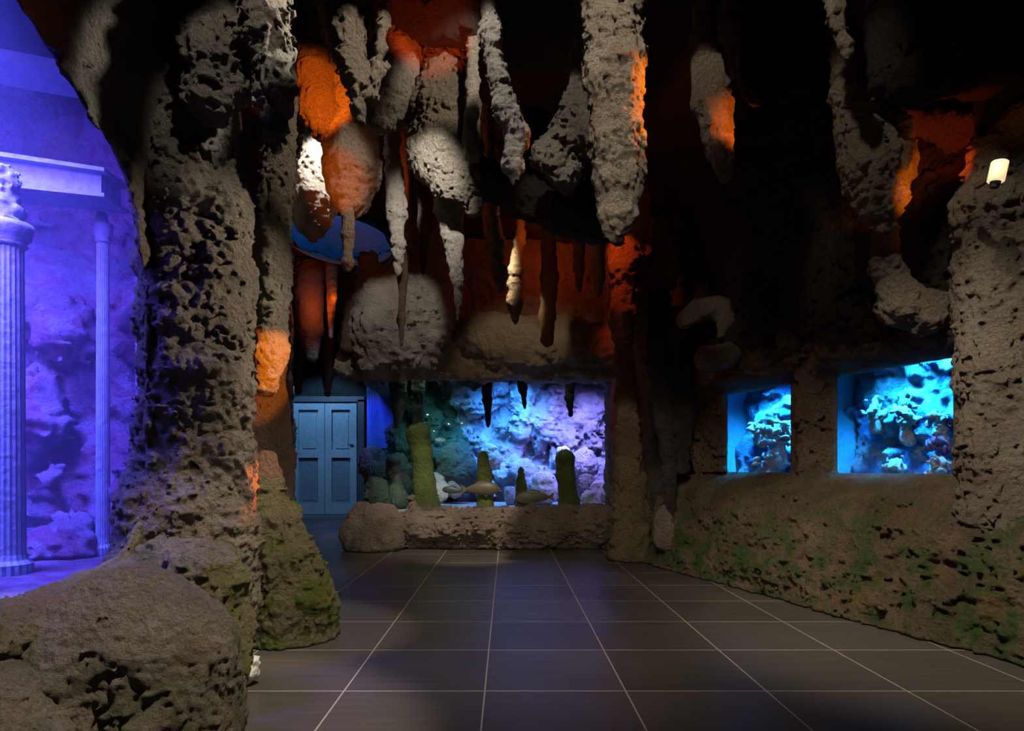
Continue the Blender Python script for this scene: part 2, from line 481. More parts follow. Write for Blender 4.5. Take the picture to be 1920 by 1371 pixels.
class MB:
    def __init__(s): s.v = []; s.f = []
    def add(s, v, f):
        n = len(s.v); s.v += [tuple(a) for a in v]; s.f += [tuple(i + n for i in a) for a in f]; return s
    def box(s, lo, hi): return s.add(*bx(lo, hi))
    def hexa(s, pts):  # 4 bottom, 4 top
        return s.add(pts, [(0, 3, 2, 1), (4, 5, 6, 7), (0, 1, 5, 4), (1, 2, 6, 5), (2, 3, 7, 6), (3, 0, 4, 7)])
    def lathe(s, base, axis, prof, n=32, flute=0):
        axis = Vector(axis).normalized(); u = axis.orthogonal().normalized(); w_ = axis.cross(u)
        base = Vector(base); v = []; f = []
        for (h, r) in prof:
            for i in range(n):
                a = 2 * math.pi * i / n
                rr = r * (1 - (0.07 if (flute and i % 2) else 0))
                v.append(base + axis * h + (u * math.cos(a) + w_ * math.sin(a)) * rr)
        for j in range(len(prof) - 1):
            for i in range(n):
                f.append((j * n + i, j * n + (i + 1) % n, (j + 1) * n + (i + 1) % n, (j + 1) * n + i))
        f.append(tuple(range(n))[::-1]); f.append(tuple((len(prof) - 1) * n + i for i in range(n)))
        return s.add(v, f)
    def build(s, name, mat, parent=None, smooth=False):
        return link_mesh(name, s.v, s.f, mat, parent, smooth)

# ------------------------------------------------------------------ floor and ceiling
def slab_grid(name, x0, x1, y0, y1, z, step, amp, mat, seed, thick=0.2, skip=None):
    nx = int((x1 - x0) / step) + 1; ny = int((y1 - y0) / step) + 1
    X, Y = np.meshgrid(np.linspace(x0, x1, nx), np.linspace(y0, y1, ny), indexing='ij')
    p = np.stack([X.ravel(), Y.ravel(), np.zeros(X.size)], 1)
    h = (vnoise(p, 0.9, seed) - 0.5) * 1.4 + (np.abs(2 * vnoise(p, 2.6, seed + 1) - 1) - 0.4) * 0.6 + (np.abs(2 * vnoise(p, 7, seed + 2) - 1)) * 0.22
    V = np.stack([X.ravel(), Y.ravel(), z - h * amp], 1)
    i, j = np.meshgrid(np.arange(nx - 1), np.arange(ny - 1), indexing='ij')
    a = (i * ny + j).ravel()
    Q = np.stack([a, a + 1, a + ny + 1, a + ny], 1)
    if skip is not None:
        c = V[Q].mean(1); Q = Q[~skip(c)]
    return link_mesh(name, V, Q, mat)

fl = MB().box((-6, -2.2, -0.15), (5.5, 13.2, 0)).build('floor', M['floor']); tag(fl, kind='structure')
DC = (-2.15, 8.05)
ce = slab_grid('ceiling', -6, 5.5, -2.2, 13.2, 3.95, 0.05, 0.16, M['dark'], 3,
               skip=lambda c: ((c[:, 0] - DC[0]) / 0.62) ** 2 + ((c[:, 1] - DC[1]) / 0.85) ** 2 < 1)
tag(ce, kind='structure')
# blue ceiling dome
v = []; f = []
for j in range(9):
    a = j / 8 * math.pi / 2
    for i in range(48):
        t = 2 * math.pi * i / 48
        v.append((DC[0] + 0.68 * math.cos(a) * math.cos(t), DC[1] + 0.92 * math.cos(a) * math.sin(t), 3.86 + 0.5 * math.sin(a)))
for j in range(8):
    for i in range(48):
        f.append((j * 48 + i, j * 48 + (i + 1) % 48, (j + 1) * 48 + (i + 1) % 48, (j + 1) * 48 + i))
o = link_mesh('ceiling_dome', v, f, M['dome']); o.modifiers.new('shell', 'SOLIDIFY').thickness = 0.02
tag(o, 'oval ceiling dome washed in deep blue light above the passage', 'ceiling dome')
point((DC[0], DC[1], 3.98), (0.0, 0.50, 1), 3.5)

# enclosing dark walls
for nm, lo, hi in (('wall_end', (-6, 12.75, 0), (5.5, 12.95, 3.95)), ('wall_far_right', (4.6, -2.2, 0), (4.8, 12.7, 3.95)),
                   ('wall_near', (-5, -2.2, 0), (4.6, -2.05, 3.95)), ('wall_far_left', (-5.2, -2.2, 0), (-5.0, 12.7, 3.95))):
    tag(MB().box(lo, hi).build(nm, M['dark']), kind='structure')

# ------------------------------------------------------------------ left wall with the violet aquarium
def arch_hole(p):
    # opening seen in the plane of the wall: y (depth) and z
    dn = np.clip(-1.58 - p[:, 0], 0, 0.5)
    y, z = p[:, 1] - 1.75 * dn, p[:, 2] - np.where(p[:, 2] > 1.2, 0.9, -0.28) * dn
    top = np.interp(y, [-1, 1.6, 2.1, 2.35, 2.55, 2.64, 2.70], [2.66, 2.60, 2.40, 2.27, 2.17, 2.02, 1.75])
    bot = np.interp(y, [0, 1.9, 2.45, 2.6, 2.72], [0.53, 0.53, 0.57, 0.66, 0.80])
    return np.maximum.reduce([z - top, bot - z, y - 2.71, 0.6 - y])

def left_wall(p):
    x, y, z = p.T
    face = -1.60 + np.interp(z, [0, 0.45, 0.55, 2.4, 3.2, 3.95], [0.22, 0.16, 0.02, 0.0, 0.14, 0.3])
    solid = np.maximum.reduce([x - face, -1.85 - x, y - 3.5, -0.4 - y])
    hole = arch_hole(p)
    return np.maximum(solid, -hole)
V, Q = surface(left_wall, (-1.97, -0.4, 0), (-1.1, 3.5, 3.92), 0.026, 0.022, 8, 11, 0.0)
tag(link_mesh('wall_left', V, Q, M['pillar']), kind='structure')
# glass
yy = np.linspace(0.5, 2.78, 12)
g = MB().box((-1.70, 0.3, 0.36), (-1.685, 2.93, 2.9)).build('window_1', M['glass']); tag(g, kind='structure')
# tank shell
t = empty('aquarium_tank', (-2.9, 2.4, 0))
tag(t, 'walk-in violet aquarium tank at the left edge, behind the arched window', 'aquarium')
m = MB().box((-4.3, 0.3, 0.0), (-1.97, 4.35, 0.42)); m.build('tank_floor', M['lilac'], t)
MB().box((-4.3, 0.3, 3.70), (-1.9, 4.35, 3.74)).build('tank_lid', M['dark'], t)
MB().box((-1.97, 3.3, 0.0), (-1.93, 4.38, 3.72)).build('tank_side', M['lilac'], t)
def bk(p):
    x, y, z = p.T
    wv = 0.10 * np.sin(x * 4 + z * 2.1) + 0.09 * np.sin(z * 5 + x * 1.7)
    return np.minimum(np.maximum(4.05 + wv - y, y - 4.7), np.maximum(x + 3.9 - wv, -4.3 - x))
V, Q = surface(bk, (-4.3, 0.3, 0.4), (-1.97, 4.7, 3.72), 0.03, 0.075, 3.2, 21)
link_mesh('rock_backdrop', V, Q, M['lilac'], t)

# temple ruin
temple = empty('temple_ruin', P(100, 1000, 3.4)); temple.location.z = 0.42
tag(temple, 'pale classical temple ruin of two columns and a beam in the violet tank', 'temple ruin')
def column(px, d, rpx, ytop, capname=True):
    base = P(px, 0, d); base.z = 0.42
    ztop = P(px, ytop, d).z; r = rpx * d / F; h = ztop - 0.42
    c = MB().lathe(base, (0, 0, 1), [(0, r * 1.5), (0.05, r * 1.5), (0.07, r * 1.2), (0.1, r * 1.08), (h * 0.5, r * 1.02), (h - 0.04, r * 0.95)], 40, 1).build('column_shaft', M['marble'], temple, False)
    MB().lathe(base + Vector((0, 0, h - 0.04)), (0, 0, 1), [(0, r), (0.015, r * 1.2), (0.03, r * 1.05), (0.05, r * 1.35), (0.09, r * 1.5), (0.12, r * 1.5)], 32).build('capital', M['marble'], c, True)
    return c
c1 = column(14, 3.1, 27, 450)
c2 = column(193, 3.75, 11, 445)
# broken block on the left capital, and the slab on the right one
fnv, lo, hi = chains_fn([[(5, 330, 26), (18, 400, 22), (18, 440, 20)]], 3.1, 0.04)
V, Q = surface(fnv, lo - .03, hi + .03, 0.012, 0.02, 14, 5)
link_mesh('broken_block', V, Q, M['marble'], temple)
fnv, lo, hi = chains_fn([[(190, 405, 9), (192, 440, 12)]], 3.75, 0.03)
V, Q = surface(fnv, lo - .02, hi + .02, 0.012, 0.008, 14, 6)
link_mesh('broken_block', V, Q, M['marble'], temple)
def beam(a, b, ytop0, ytop1, ybot0, ybot1, th, nm):
    (pa, da), (pb, db) = a, b
    A0, B0 = P(pa, ybot0, da), P(pb, ybot1, db); A1, B1 = P(pa, ytop0, da), P(pb, ytop1, db)
    o_ = Vector((0, th, 0))
    return MB().hexa([A0, B0, B0 + o_, A0 + o_, A1, B1, B1 + o_, A1 + o_]).build(nm, M['marble'], temple)
beam((-60, 3.25), (190, 3.55), 282, 319, 336, 364, 0.18, 'beam')
beam((-60, 3.22), (195, 3.52), 275, 314, 284, 321, 0.24, 'cornice')
beam((-60, 3.22), (195, 3.52), 334, 362, 342, 369, 0.24, 'moulding')
beam((-80, 3.35), (140, 3.75), 75, 118, 95, 140, 0.3, 'cornice')

# coral tufts in the violet tank
for (px, py, r, d, lab) in ((95, 900, 26, 3.8, 'dark red coral tuft low between the two temple columns'),
                            (225, 660, 14, 3.9, 'red coral streak right of the thin temple column'),
                            (115, 985, 18, 3.7, 'small red coral low down beside the thick temple column')):
    rr = random.Random(px)
    ch = [[(px, py, r * 0.5)]] + [[(px, py, r * 0.4), (px + rr.uniform(-1, 1) * r, py - rr.uniform(0.2, 1.7) * r, r * 0.22)] for _ in range(7)]
    ch.append([(px, py, r * .4), (px, py, r * .4, 4.1)])
    rock('coral', lab, 'coral', ch, 'lilac', d, 0.014, 0.012, 16, 0.02, group='red corals in the violet tank')
# rocks standing in the violet tank
for (px, py, r, d, lab) in ((110, 600, 60, 3.95, 'lilac rock knob behind the middle of the temple beam'),
                            (70, 760, 60, 3.95, 'lilac rock bulge right of the thick temple column'),
                            (235, 900, 34, 3.8, 'upright violet rock by the right edge of the arched window'),
                            (120, 1060, 80, 3.7, 'rounded violet rock on the floor of the arched tank')):
    rock('tank_rock', lab, 'rock', [[(px, py - r * .4, r * .7), (px + 8, py + r * .5, r)]], 'lilac', d, 0.022, 0.05, 5, 0.06, clipz=0.42, group='rocks in the violet tank')

MB().box((-3.8, 0.5, 0.43), (-1.98, 4.1, 3.6)).build('water', water_mat('hazy_blue_water', (0.6, 0.65, 1), 0.075), t)
# ------------------------------------------------------------------ left pillar group
rock('rock_pillar', 'thick rough brown rock pillar between the violet window and the walkway', 'rock pillar',
     [[(330, -120, 120, 3.1), (345, 200, 88, 3.05), (350, 420, 85, 3.0), (352, 600, 84), (352, 800, 84), (345, 960, 105), (340, 1080, 125)],
      [(425, 312, 20, 3.0), (425, 400, 40, 3.0), (412, 520, 58, 3.0), (412, 700, 58), (410, 860, 60), (400, 1000, 76), (400, 1120, 90)]],
     'pillar', 3.0, 0.0115, 0.021, 14, 0.07)
rock('hanging_rock', 'big crusty hanging rock at the top left, lit on its right side', 'rock formation',
     [[(500, -120, 50), (500, 60, 46), (512, 170, 30), (516, 250, 15), (514, 315, 8)],
      [(420, -120, 90, 2.95), (425, 40, 84, 2.95), (410, 130, 62, 2.85), (395, 195, 38, 2.8)]],
     'stone', 2.8, 0.0105, 0.03, 12, 0.05)
rock('stalactite', 'long brown stalactite with a glowing orange tip beside the left pillar', 'stalactite',
     [[(535, 60, 20), (535, 200, 22), (520, 330, 32), (512, 450, 34), (510, 560, 33), (508, 660, 32), (500, 725, 20)]],
     'stone', 3.5, 0.0105, 0.016, 12, 0.05)
rock('stalagmite', 'broad mossy cone stalagmite on the floor at the left of the walkway', 'stalagmite',
     [[(507, 925, 28), (515, 975, 42), (530, 1060, 66), (545, 1140, 84), (548, 1215, 92)]],
     'mossy', 3.5, 0.0105, 0.022, 12, 0.05)
rock('stalagmite', 'small orange-lit knob standing behind the tip of the mossy cone', 'stalagmite',
     [[(500, 862, 18), (503, 900, 24), (505, 1000, 30)]], 'stone', 3.75, 0.014, 0.012, 9)
rock('boulder', 'large rounded mossy boulder filling the bottom left corner', 'boulder',
     [[(150, 1215, 120), (240, 1195, 125), (310, 1235, 115), (300, 1350, 135), (170, 1380, 150)], [(120, 1290, 110, 1.95)]], 'boulder', 2.08, 0.0095, 0.012, 13, 0.1)
rock('boulder', 'low grey boulder at the very bottom left corner of the picture', 'boulder',
     [[(-20, 1330, 95), (20, 1420, 110)]], 'boulder', 1.75, 0.010, 0.010, 13)
rock('boulder', 'green-edged rock ridge between the large boulder and the mossy cone', 'boulder',
     [[(300, 1060, 60, 2.75), (390, 1080, 62), (405, 1180, 58), (400, 1300, 62, 2.4)]], 'mossy', 2.55, 0.0105, 0.02, 12, 0.08)
rock('rock_sill', 'long grey rock sill running below the violet arched window', 'rock ledge',
     [[(-60, 1210, 70, 1.75), (60, 1185, 60, 1.95), (160, 1145, 55, 2.3), (238, 1080, 45, 2.65)],
      [(260, 1010, 45, 2.9), (330, 1010, 50, 2.95), (420, 1040, 52, 2.95)]], 'boulder', 2.2, 0.011, 0.012, 14, 0.08)
rock('plaster_patch', 'small whitish plaster splash on the floor at the foot of the green ridge', 'plaster patch',
     [[(452, 1283, 12), (470, 1262, 14), (478, 1240, 10)]], 'plaster', 2.72, 0.008, 0.008, 20, 0.02)

# passage wall to the door
def passage(p):
    x, y, z = p.T
    xl = np.interp(y, [3.4, 4.3, 12.9], [-1.38, -1.55, -4.42])
    return np.maximum.reduce([x - xl, (xl - 0.35) - x, 3.95 - y, y - 12.8]) * 0.9
V, Q = surface(passage, (-4.9, 3.95, 0), (-1.2, 12.8, 3.92), 0.05, 0.05, 3.5, 31, 0.0)
tag(link_mesh('wall_passage_left', V, Q, M['stone']), kind='structure')
rock('rock_pillar', 'slim grey rock pillar behind the glowing orange stalactite', 'rock pillar',
     [[(505, 640, 28), (515, 760, 28), (520, 850, 26), (525, 960, 30)]], 'stone', 4.1, 0.02, 0.02, 7, 0.06)

# ------------------------------------------------------------------ formations hanging in the middle
def st(label, pts, mat='stone', d=4.0, vox=0.011, amp=0.018, freq=12, cat='stalactite', name='stalactite', **kw):
    ch = [list(c) for c in (pts if isinstance(pts[0], list) else [pts])]
    ext = kw.pop('ext', True)
    if cat == 'stalactite':
        for c in (ch[:1] if ext else []):
            dd = c[0][3] if len(c[0]) > 3 else d
            if P(0, c[0][1], dd).z < 3.85:
                c.insert(0, (c[0][0], HY - (3.97 - EYE) / dd * F, c[0][2] * 1.15, dd))
        kw.setdefault('group', 'stalactites hanging from the cave ceiling')
    return rock(name, label, cat, ch, mat, d, vox, amp, freq, kw.pop('k', 0.04), **kw)

st('dark V-shaped hanging formation with a crusty lit rim right of the orange pod', [[(640, -120, 36), (650, 60, 32), (668, 150, 26), (672, 225, 13)], [(728, -120, 12), (718, 50, 11), (708, 130, 13), (692, 180, 16)]], 'stone', 3.4, amp=0.022)
st('bright orange-lit pod hanging at the upper left of the centre', [(570, -90, 26), (575, 60, 26), (588, 140, 33), (598, 205, 36), (608, 240, 26)], 'stone', 4.0)
st('round grey and orange pod hanging lowest in the cluster', [(655, 200, 34), (658, 270, 50), (662, 320, 53), (658, 365, 38), (655, 395, 18)], 'pale', 4.1, amp=0.014)
st('thin pale stalactite under the round pod, in front of the blue dome', [(652, 380, 14), (652, 440, 12), (652, 492, 10), (652, 503, 7)], 'pale', 4.05, 0.011, 0.008, 18)
st('glaring white-lit stalactite lump at the left, above the blue dome', [(578, 120, 14), (580, 260, 18), (590, 325, 36), (588, 375, 45), (585, 415, 32), (582, 444, 12)], 'pale', 4.6, amp=0.016)
st('square pinkish block of rock hanging left of the wide brown cone', [(745, 20, 36), (742, 110, 46), (737, 180, 47), (714, 222, 32)], 'pale', 4.2, amp=0.014, k=0.06)
st('wide brown cone with pale crusty top and dark underside', [(838, 30, 40), (835, 140, 50), (828, 215, 68), (834, 285, 68), (856, 335, 52), (886, 382, 24)], 'stone', 4.3, amp=0.022, k=0.06)
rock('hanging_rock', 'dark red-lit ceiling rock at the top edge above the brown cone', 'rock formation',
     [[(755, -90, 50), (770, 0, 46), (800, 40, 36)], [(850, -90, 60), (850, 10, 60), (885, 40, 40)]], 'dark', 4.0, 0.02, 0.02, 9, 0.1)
st('short knobbly nub hanging between the brown cone and the winding stalactite', [(886, 60, 12), (885, 215, 14), (882, 255, 16), (886, 290, 17)], 'pale', 4.0, 0.014, 0.012, 16)
st('winding crusty stalactite left of the great centre one', [(912, -120, 15), (917, 60, 19), (932, 140, 21), (948, 205, 24), (972, 255, 22), (960, 310, 22), (962, 345, 9)], 'pale', 3.3, 0.0095, 0.016, 15)
st('great grey stalactite at the centre, orange along its right side', [[(1122, -150, 30), (1125, 20, 33), (1140, 150, 45)], [(1178, -150, 34), (1172, 20, 38), (1160, 130, 48), (1158, 250, 50), (1162, 340, 46), (1160, 405, 36), (1154, 442, 14)]], 'stone', 3.0, 0.0095, 0.017, 14)
st('crusty lump bulging out left of the great centre stalactite', [[(1092, 60, 14), (1086, 190, 30), (1070, 262, 44), (1035, 288, 34), (1062, 322, 32)]], 'stone', 3.8, amp=0.026)
rock('rock_ledge', 'long dark sloping ceiling ledge ending at the red column', 'rock ledge',
     [[(860, 300, 20), (900, 335, 34), (985, 372, 36), (1050, 400, 36), (1110, 428, 30), (1160, 452, 15)],
      [(1000, 280, 70, 4.6), (1080, 360, 60, 4.6)]], 'umber', 4.3, 0.018, 0.026, 8, 0.1)
st('bright narrow stalactite right of the round pod', [(736, 200, 15), (738, 320, 17), (743, 400, 20), (748, 460, 13), (746, 518, 5)], 'pale', 4.5, 0.014, 0.016, 15)
st('bright tapering stalactite with a needle tip below the brown cone', [(838, 300, 24), (842, 390, 27), (850, 455, 20), (857, 530, 11), (858, 598, 4)], 'pale', 4.5, 0.013, 0.014, 15)
st('thin dark needle stalactite behind the bright narrow one', [(758, 400, 12), (756, 520, 9), (752, 600, 7), (752, 648, 4)], 'brown', 5.2, 0.014, 0.006, 12)
st('short dark spike against the pale back wall', [(796, 420, 12), (794, 490, 7), (793, 515, 4)], 'dark', 6.0, 0.016, 0.006)
st('grey blade-shaped stalactite below the dark ledge', [(918, 390, 14), (928, 460, 20), (936, 510, 16), (940, 540, 8)], 'stone', 5.0, amp=0.012)
st('slender tan stalactite with a glowing red upper edge', [(978, 400, 8), (974, 450, 10), (966, 510, 13), (966, 570, 15), (966, 606, 5)], 'tan', 5.4, amp=0.010)
st('stubby tan stalactite in the red alcove', [(1028, 460, 14), (1030, 520, 17), (1026, 590, 14), (1026, 640, 12)], 'tan', 6.4, 0.02, 0.012)
st('tiny orange-lit stalactite left of the red column', [(1118, 460, 16), (1122, 520, 12), (1122, 552, 7)], 'tan', 5.6, 0.014, 0.006)
st('small red stalactite hanging from the dark ledge near the red column', [(1085, 440, 14), (1086, 500, 11), (1086, 545, 5)], 'brown', 5.8, 0.018, 0.008)
rock('rock_pillar', 'tall column right of the big aquarium, red above and brown below', 'rock pillar',
     [[(1180, 380, 40), (1172, 500, 30), (1166, 590, 22), (1168, 670, 15), (1176, 740, 20), (1180, 850, 28), (1182, 960, 34), (1182, 1050, 44)],
      [(1180, 430, 28), (1204, 480, 18), (1208, 520, 9)]], 'column', 6.4, 0.024, 0.028, 8, 0.06)
st('broad red stalactite left of the door passage', [(578, 470, 34), (578, 540, 30), (582, 620, 24), (585, 668, 12)], 'stone', 9.2, 0.02, 0.012)
st('narrow orange-edged stalactite beside the broad red one', [(622, 470, 13), (622, 560, 9), (620, 632, 4)], 'tan', 9.0, 0.014, 0.006)
st('black hanging stalactite above the double door', [(608, 500, 16), (612, 640, 15), (614, 700, 12), (614, 738, 6)], 'dark', 9.6, 0.02, 0.012)
st('grey stalactite at the left above the double door', [(556, 560, 14), (560, 660, 12), (560, 735, 7)], 'stone', 9.9, 0.02, 0.01)
st('brown stalactite left of the pale draped rock', [(656, 520, 14), (656, 580, 12), (651, 650, 14)], 'brown', 7.2, 0.02, 0.012, ext=False)

# ------------------------------------------------------------------ back wall, ledge, big aquarium
GY = 7.5
fb, lob, hib = chains_fn([[(690, 490, 22), (704, 560, 46), (704, 620, 54), (695, 675, 36)], [(745, 505, 26), (752, 590, 44), (755, 650, 40)],
                          [(812, 450, 26), (808, 540, 42), (806, 600, 46), (808, 640, 44), (800, 668, 34)],
                          [(745, 655, 36), (770, 660, 34)], [(650, 640, 16), (648, 690, 20)],
                          [(895, 632, 38), (940, 640, 46), (1000, 645, 48), (1065, 640, 46), (1095, 650, 38)],
                          [(1150, 650, 40), (1200, 600, 60), (1240, 700, 60)]], 7.35, 0.12)
def back_wall(p):
    a = box_d(p, (-1.98, 7.36, 2.0), (2.3, 7.75, 3.95), 0.12)
    a = np.maximum(a, -box_d(p, (-2.6, 7.0, 3.32), (-1.22, 10.2, 4.4), 0.06))
    a = np.maximum(a, -box_d(p, (-0.52, 7.0, 2.72), (1.22, 8.0, 4.2), 0.1))
    a = np.minimum(a, box_d(p, (-0.7, 8.1, 2.4), (2.0, 8.3, 4.0), 0.05))
    a = np.minimum(a, box_d(p, (-0.7, 7.5, 2.4), (1.4, 8.3, 2.6), 0.05))
    a = np.minimum(a, box_d(p, (-1.98, 7.36, 2.06), (-1.5, 9.9, 3.3), 0.12))
    a = np.minimum(a, box_d(p, (1.24, 7.3, -0.2), (2.2, 7.95, 4.0), 0.1))
    return smin(a, fb(p), 0.1)
V, Q = surface(back_wall, (-2.1, 7.0, 0), (2.3, 9.9, 3.92), 0.024, 0.036, 7, 41, 0.0)
tag(link_mesh('wall_back', V, Q, M['pale']), kind='structure')

fl1, lo1, hi1 = chains_fn([[(770, 985, 30), (860, 992, 34), (960, 990, 34), (1060, 985, 34), (1150, 985, 40)],
                           [(775, 955, 14), (773, 932, 5)], [(1000, 965, 18), (1060, 965, 16)]], 7.3, 0.08)
def ledge(p):
    a = box_d(p, (-1.2, 7.22, -0.2), (1.5, 7.66, 0.46), 0.1)
    a = np.minimum(a, box_d(p, (-1.95, 7.5, -0.2), (-1.45, 9.6, 0.46), 0.1))
    return smin(a, fl1(p), 0.1)
V, Q = surface(ledge, (-2.05, 6.9, 0), (1.75, 9.7, 0.65), 0.018, 0.04, 8, 43, 0.0, zs=1.7)
tag(link_mesh('rock_ledge', V, Q, M['ledge']), 'low lumpy rock ledge in front of the big back aquarium', 'rock ledge')
rock('boulder', 'pale domed boulder at the left end of the back aquarium ledge', 'boulder',
     [[(715, 985, 42), (712, 1010, 48)], [(676, 955, 16), (665, 1000, 28)], [(690, 1020, 45)]], 'ledge', 7.2, 0.02, 0.02, 8, 0.08)

# curved glass front
path = [(1.40, GY)]
for i in range(13):
    a = i / 12 * math.pi / 2
    path.append((-1.33 - 0.40 * math.sin(a), GY + 0.40 - 0.40 * math.cos(a)))
path.append((-1.73, 9.7))
v = []; f = []
for x, y in path: v += [(x, y, 0.38), (x, y, 2.14)]
for i in range(len(path) - 1): f.append((2 * i, 2 * i + 1, 2 * i + 3, 2 * i + 2))
g = link_mesh('window_2', v, f, M['glass']); md = g.modifiers.new('t', 'SOLIDIFY'); md.thickness = 0.03; md.offset = 0
tag(g, kind='structure')

t2 = empty('aquarium_tank', (0, 8.9, 0))
tag(t2, 'big rock-lined aquarium tank in the back wall beside the double door', 'aquarium')
MB().box((-1.70, 7.67, 0.0), (2.3, 10.3, 0.42)).build('tank_floor', M['sand'], t2)
MB().box((-1.48, 7.78, 2.35), (2.3, 10.3, 2.42)).build('tank_lid', M['dark'], t2)
MB().box((2.2, 8.0, 0.0), (2.3, 10.3, 2.4)).build('tank_side', M['tankrock'], t2)
rr = random.Random(5)
def backdrop_chunk(px0, px1, mat, n, seed):
    chs = []
    r3 = random.Random(seed)
    for _ in range(n):
        px = r3.uniform(px0, px1); py = r3.uniform(715, 930); rad = r3.uniform(13, 30)
        chs.append([(px, py, rad, r3.uniform(9.5, 9.75))])
    fn, lo, hi = chains_fn(chs, 9.6, 0.05)
    x0, x1 = P(px0, 0, 9.7).x, P(px1, 0, 9.7).x
    def g_(p): return smin(box_d(p, (x0, 9.7, 0.3), (x1, 10.2, 2.5), 0.02), fn(p), 0.06)
    V, Q = surface(g_, (x0 - .1, 9.1, 0.4), (x1 + .1, 10.2, 2.42), 0.024, 0.065, 4.5, seed)
    link_mesh('rock_backdrop', V, Q, M[mat], t2)
MB().box((P(690, 0, 9.7).x, 9.62, 1.25), (P(740, 0, 9.7).x, 9.72, 2.4)).build('tank_side', M['blue_paint'], t2)  # added blue panel standing in for reflection streaks in the curved glass
area((-2.0, 9.25, 2.36), (-2.0, 9.5, 1.2), (0.14, 0.09, 1), 9, 0.3, 0.1, 80)  # added lamp that lights only the stand-in blue panel
backdrop_chunk(738, 860, 'tankgreen', 26, 51)
backdrop_chunk(850, 985, 'tankrock', 30, 52)
backdrop_chunk(975, 1165, 'tankrock', 60, 53)
# boulders in the big tank
for (px, py, r, d, mt, lab) in (
    (705, 915, 26, 8.0, 'tankgreen', 'green angular rock low at the left end of the big aquarium'),
    (700, 860, 30, 9.4, 'tankgrey', 'grey-brown rock at the far left corner of the big aquarium'),
    (722, 885, 24, 9.0, 'tankgrey', 'brownish rock directly above the green angular one'),
    (742, 925, 22, 8.0, 'tankgreen', 'smaller green rock right of the angular green one in the big aquarium'),
    (745, 870, 26, 8.6, 'tankgrey', 'grey flat rock left of the leaning mossy post'),
    (752, 900, 22, 8.5, 'tankgrey', 'grey rock just above the small green one in the big aquarium'),
    (818, 905, 24, 8.5, 'tankwhite', 'pale streaked boulder right of the leaning mossy post'),
    (850, 915, 14, 8.5, 'tankrock', 'small grey-blue stone right of the pale streaked boulder'),
    (855, 865, 42, 9.2, 'tankgrey', 'large dark blue-grey rock in the middle of the big aquarium'),
    (918, 850, 22, 8.9, 'tankwhite', 'white domed boulder behind the thin mossy post'),
    (990, 895, 30, 9.1, 'tankrock', 'blue-lit boulder behind the shortest mossy post'),
    (958, 925, 16, 8.8, 'tankrock', 'small blue stone between the two brown fish'),
    (1020, 905, 28, 8.8, 'tankwhite', 'speckled white boulder left of the capped mossy post'),
    (1056, 850, 20, 8.9, 'tankwhite', 'white round boulder whose top shows over the capped mossy post'),
    (1095, 860, 26, 9.1, 'tankrock', 'lilac boulder up behind the capped mossy post'),
    (1100, 905, 22, 8.9, 'tankgrey', 'shaded boulder right of the capped mossy post'),
    (1125, 915, 20, 8.6, 'tankwhite', 'pale pink boulder at the right end of the big aquarium'),
    (1105, 935, 22, 8.4, 'tankwhite', 'low white boulder at the right end of the aquarium floor')):
    rock('tank_boulder', lab, 'boulder', [[(px, py, r * .85), (px + 3, py + r * .5, r)]], mt, d, 0.016, 0.022, 8, 0.05, clipz=0.42, group='boulders on the floor of the big aquarium')
for (pts, lab) in (
    ([(784, 815, 24), (790, 850, 19), (795, 900, 20), (800, 950, 26)], 'leaning green mossy post at the left in the big aquarium'),
    ([(906, 855, 9), (908, 890, 13), (910, 945, 17)], 'thin pointed mossy post in front of the white domed boulder'),
    ([(977, 882, 7), (978, 910, 10), (978, 945, 14)], 'shortest mossy post in the middle of the big aquarium'),
    ([(1060, 860, 19), (1060, 890, 17), (1064, 920, 17), (1068, 955, 24)], 'thick green mossy post at the right in the big aquarium')):
    rock('mossy_post', lab, 'post', [pts], 'post', 7.95, 0.015, 0.010, 10, 0.04, clipz=0.42, group='mossy posts in the big aquarium')
for (pts, mt, lab) in (
    ([(912, 690, 15), (914, 750, 10), (916, 798, 4)], 'dark', 'dark spike hanging in the big aquarium above the white domed boulder'),
    ([(979, 690, 13), (981, 730, 8), (984, 765, 3)], 'dark', 'short dark spike hanging in the middle of the big aquarium top'),
    ([(1066, 690, 12), (1068, 745, 8), (1070, 778, 5)], 'dark', 'dark blunt spike hanging over the capped mossy post'),
    ([(745, 690, 20), (748, 760, 14), (744, 800, 5)], 'tankgreen', 'green weedy stalactite hanging at the left in the big aquarium'),
    ([(785, 690, 14), (783, 770, 12), (783, 800, 8)], 'tankgreen', 'dark green stalactite reaching down to the leaning mossy post'),
    ([(835, 690, 20), (838, 720, 16), (840, 745, 6)], 'tankgreen', 'stubby green stalactite between the leaning post and the first spike'),
    ([(885, 690, 24), (888, 715, 14), (890, 730, 6)], 'tankgreen', 'short wide green lump at the top of the big aquarium')):
    rock('tank_stalactite', lab, 'stalactite', [pts], mt, 7.95, 0.016, 0.014, 9, 0.03, top=2.36, group='stalactites inside the big aquarium')

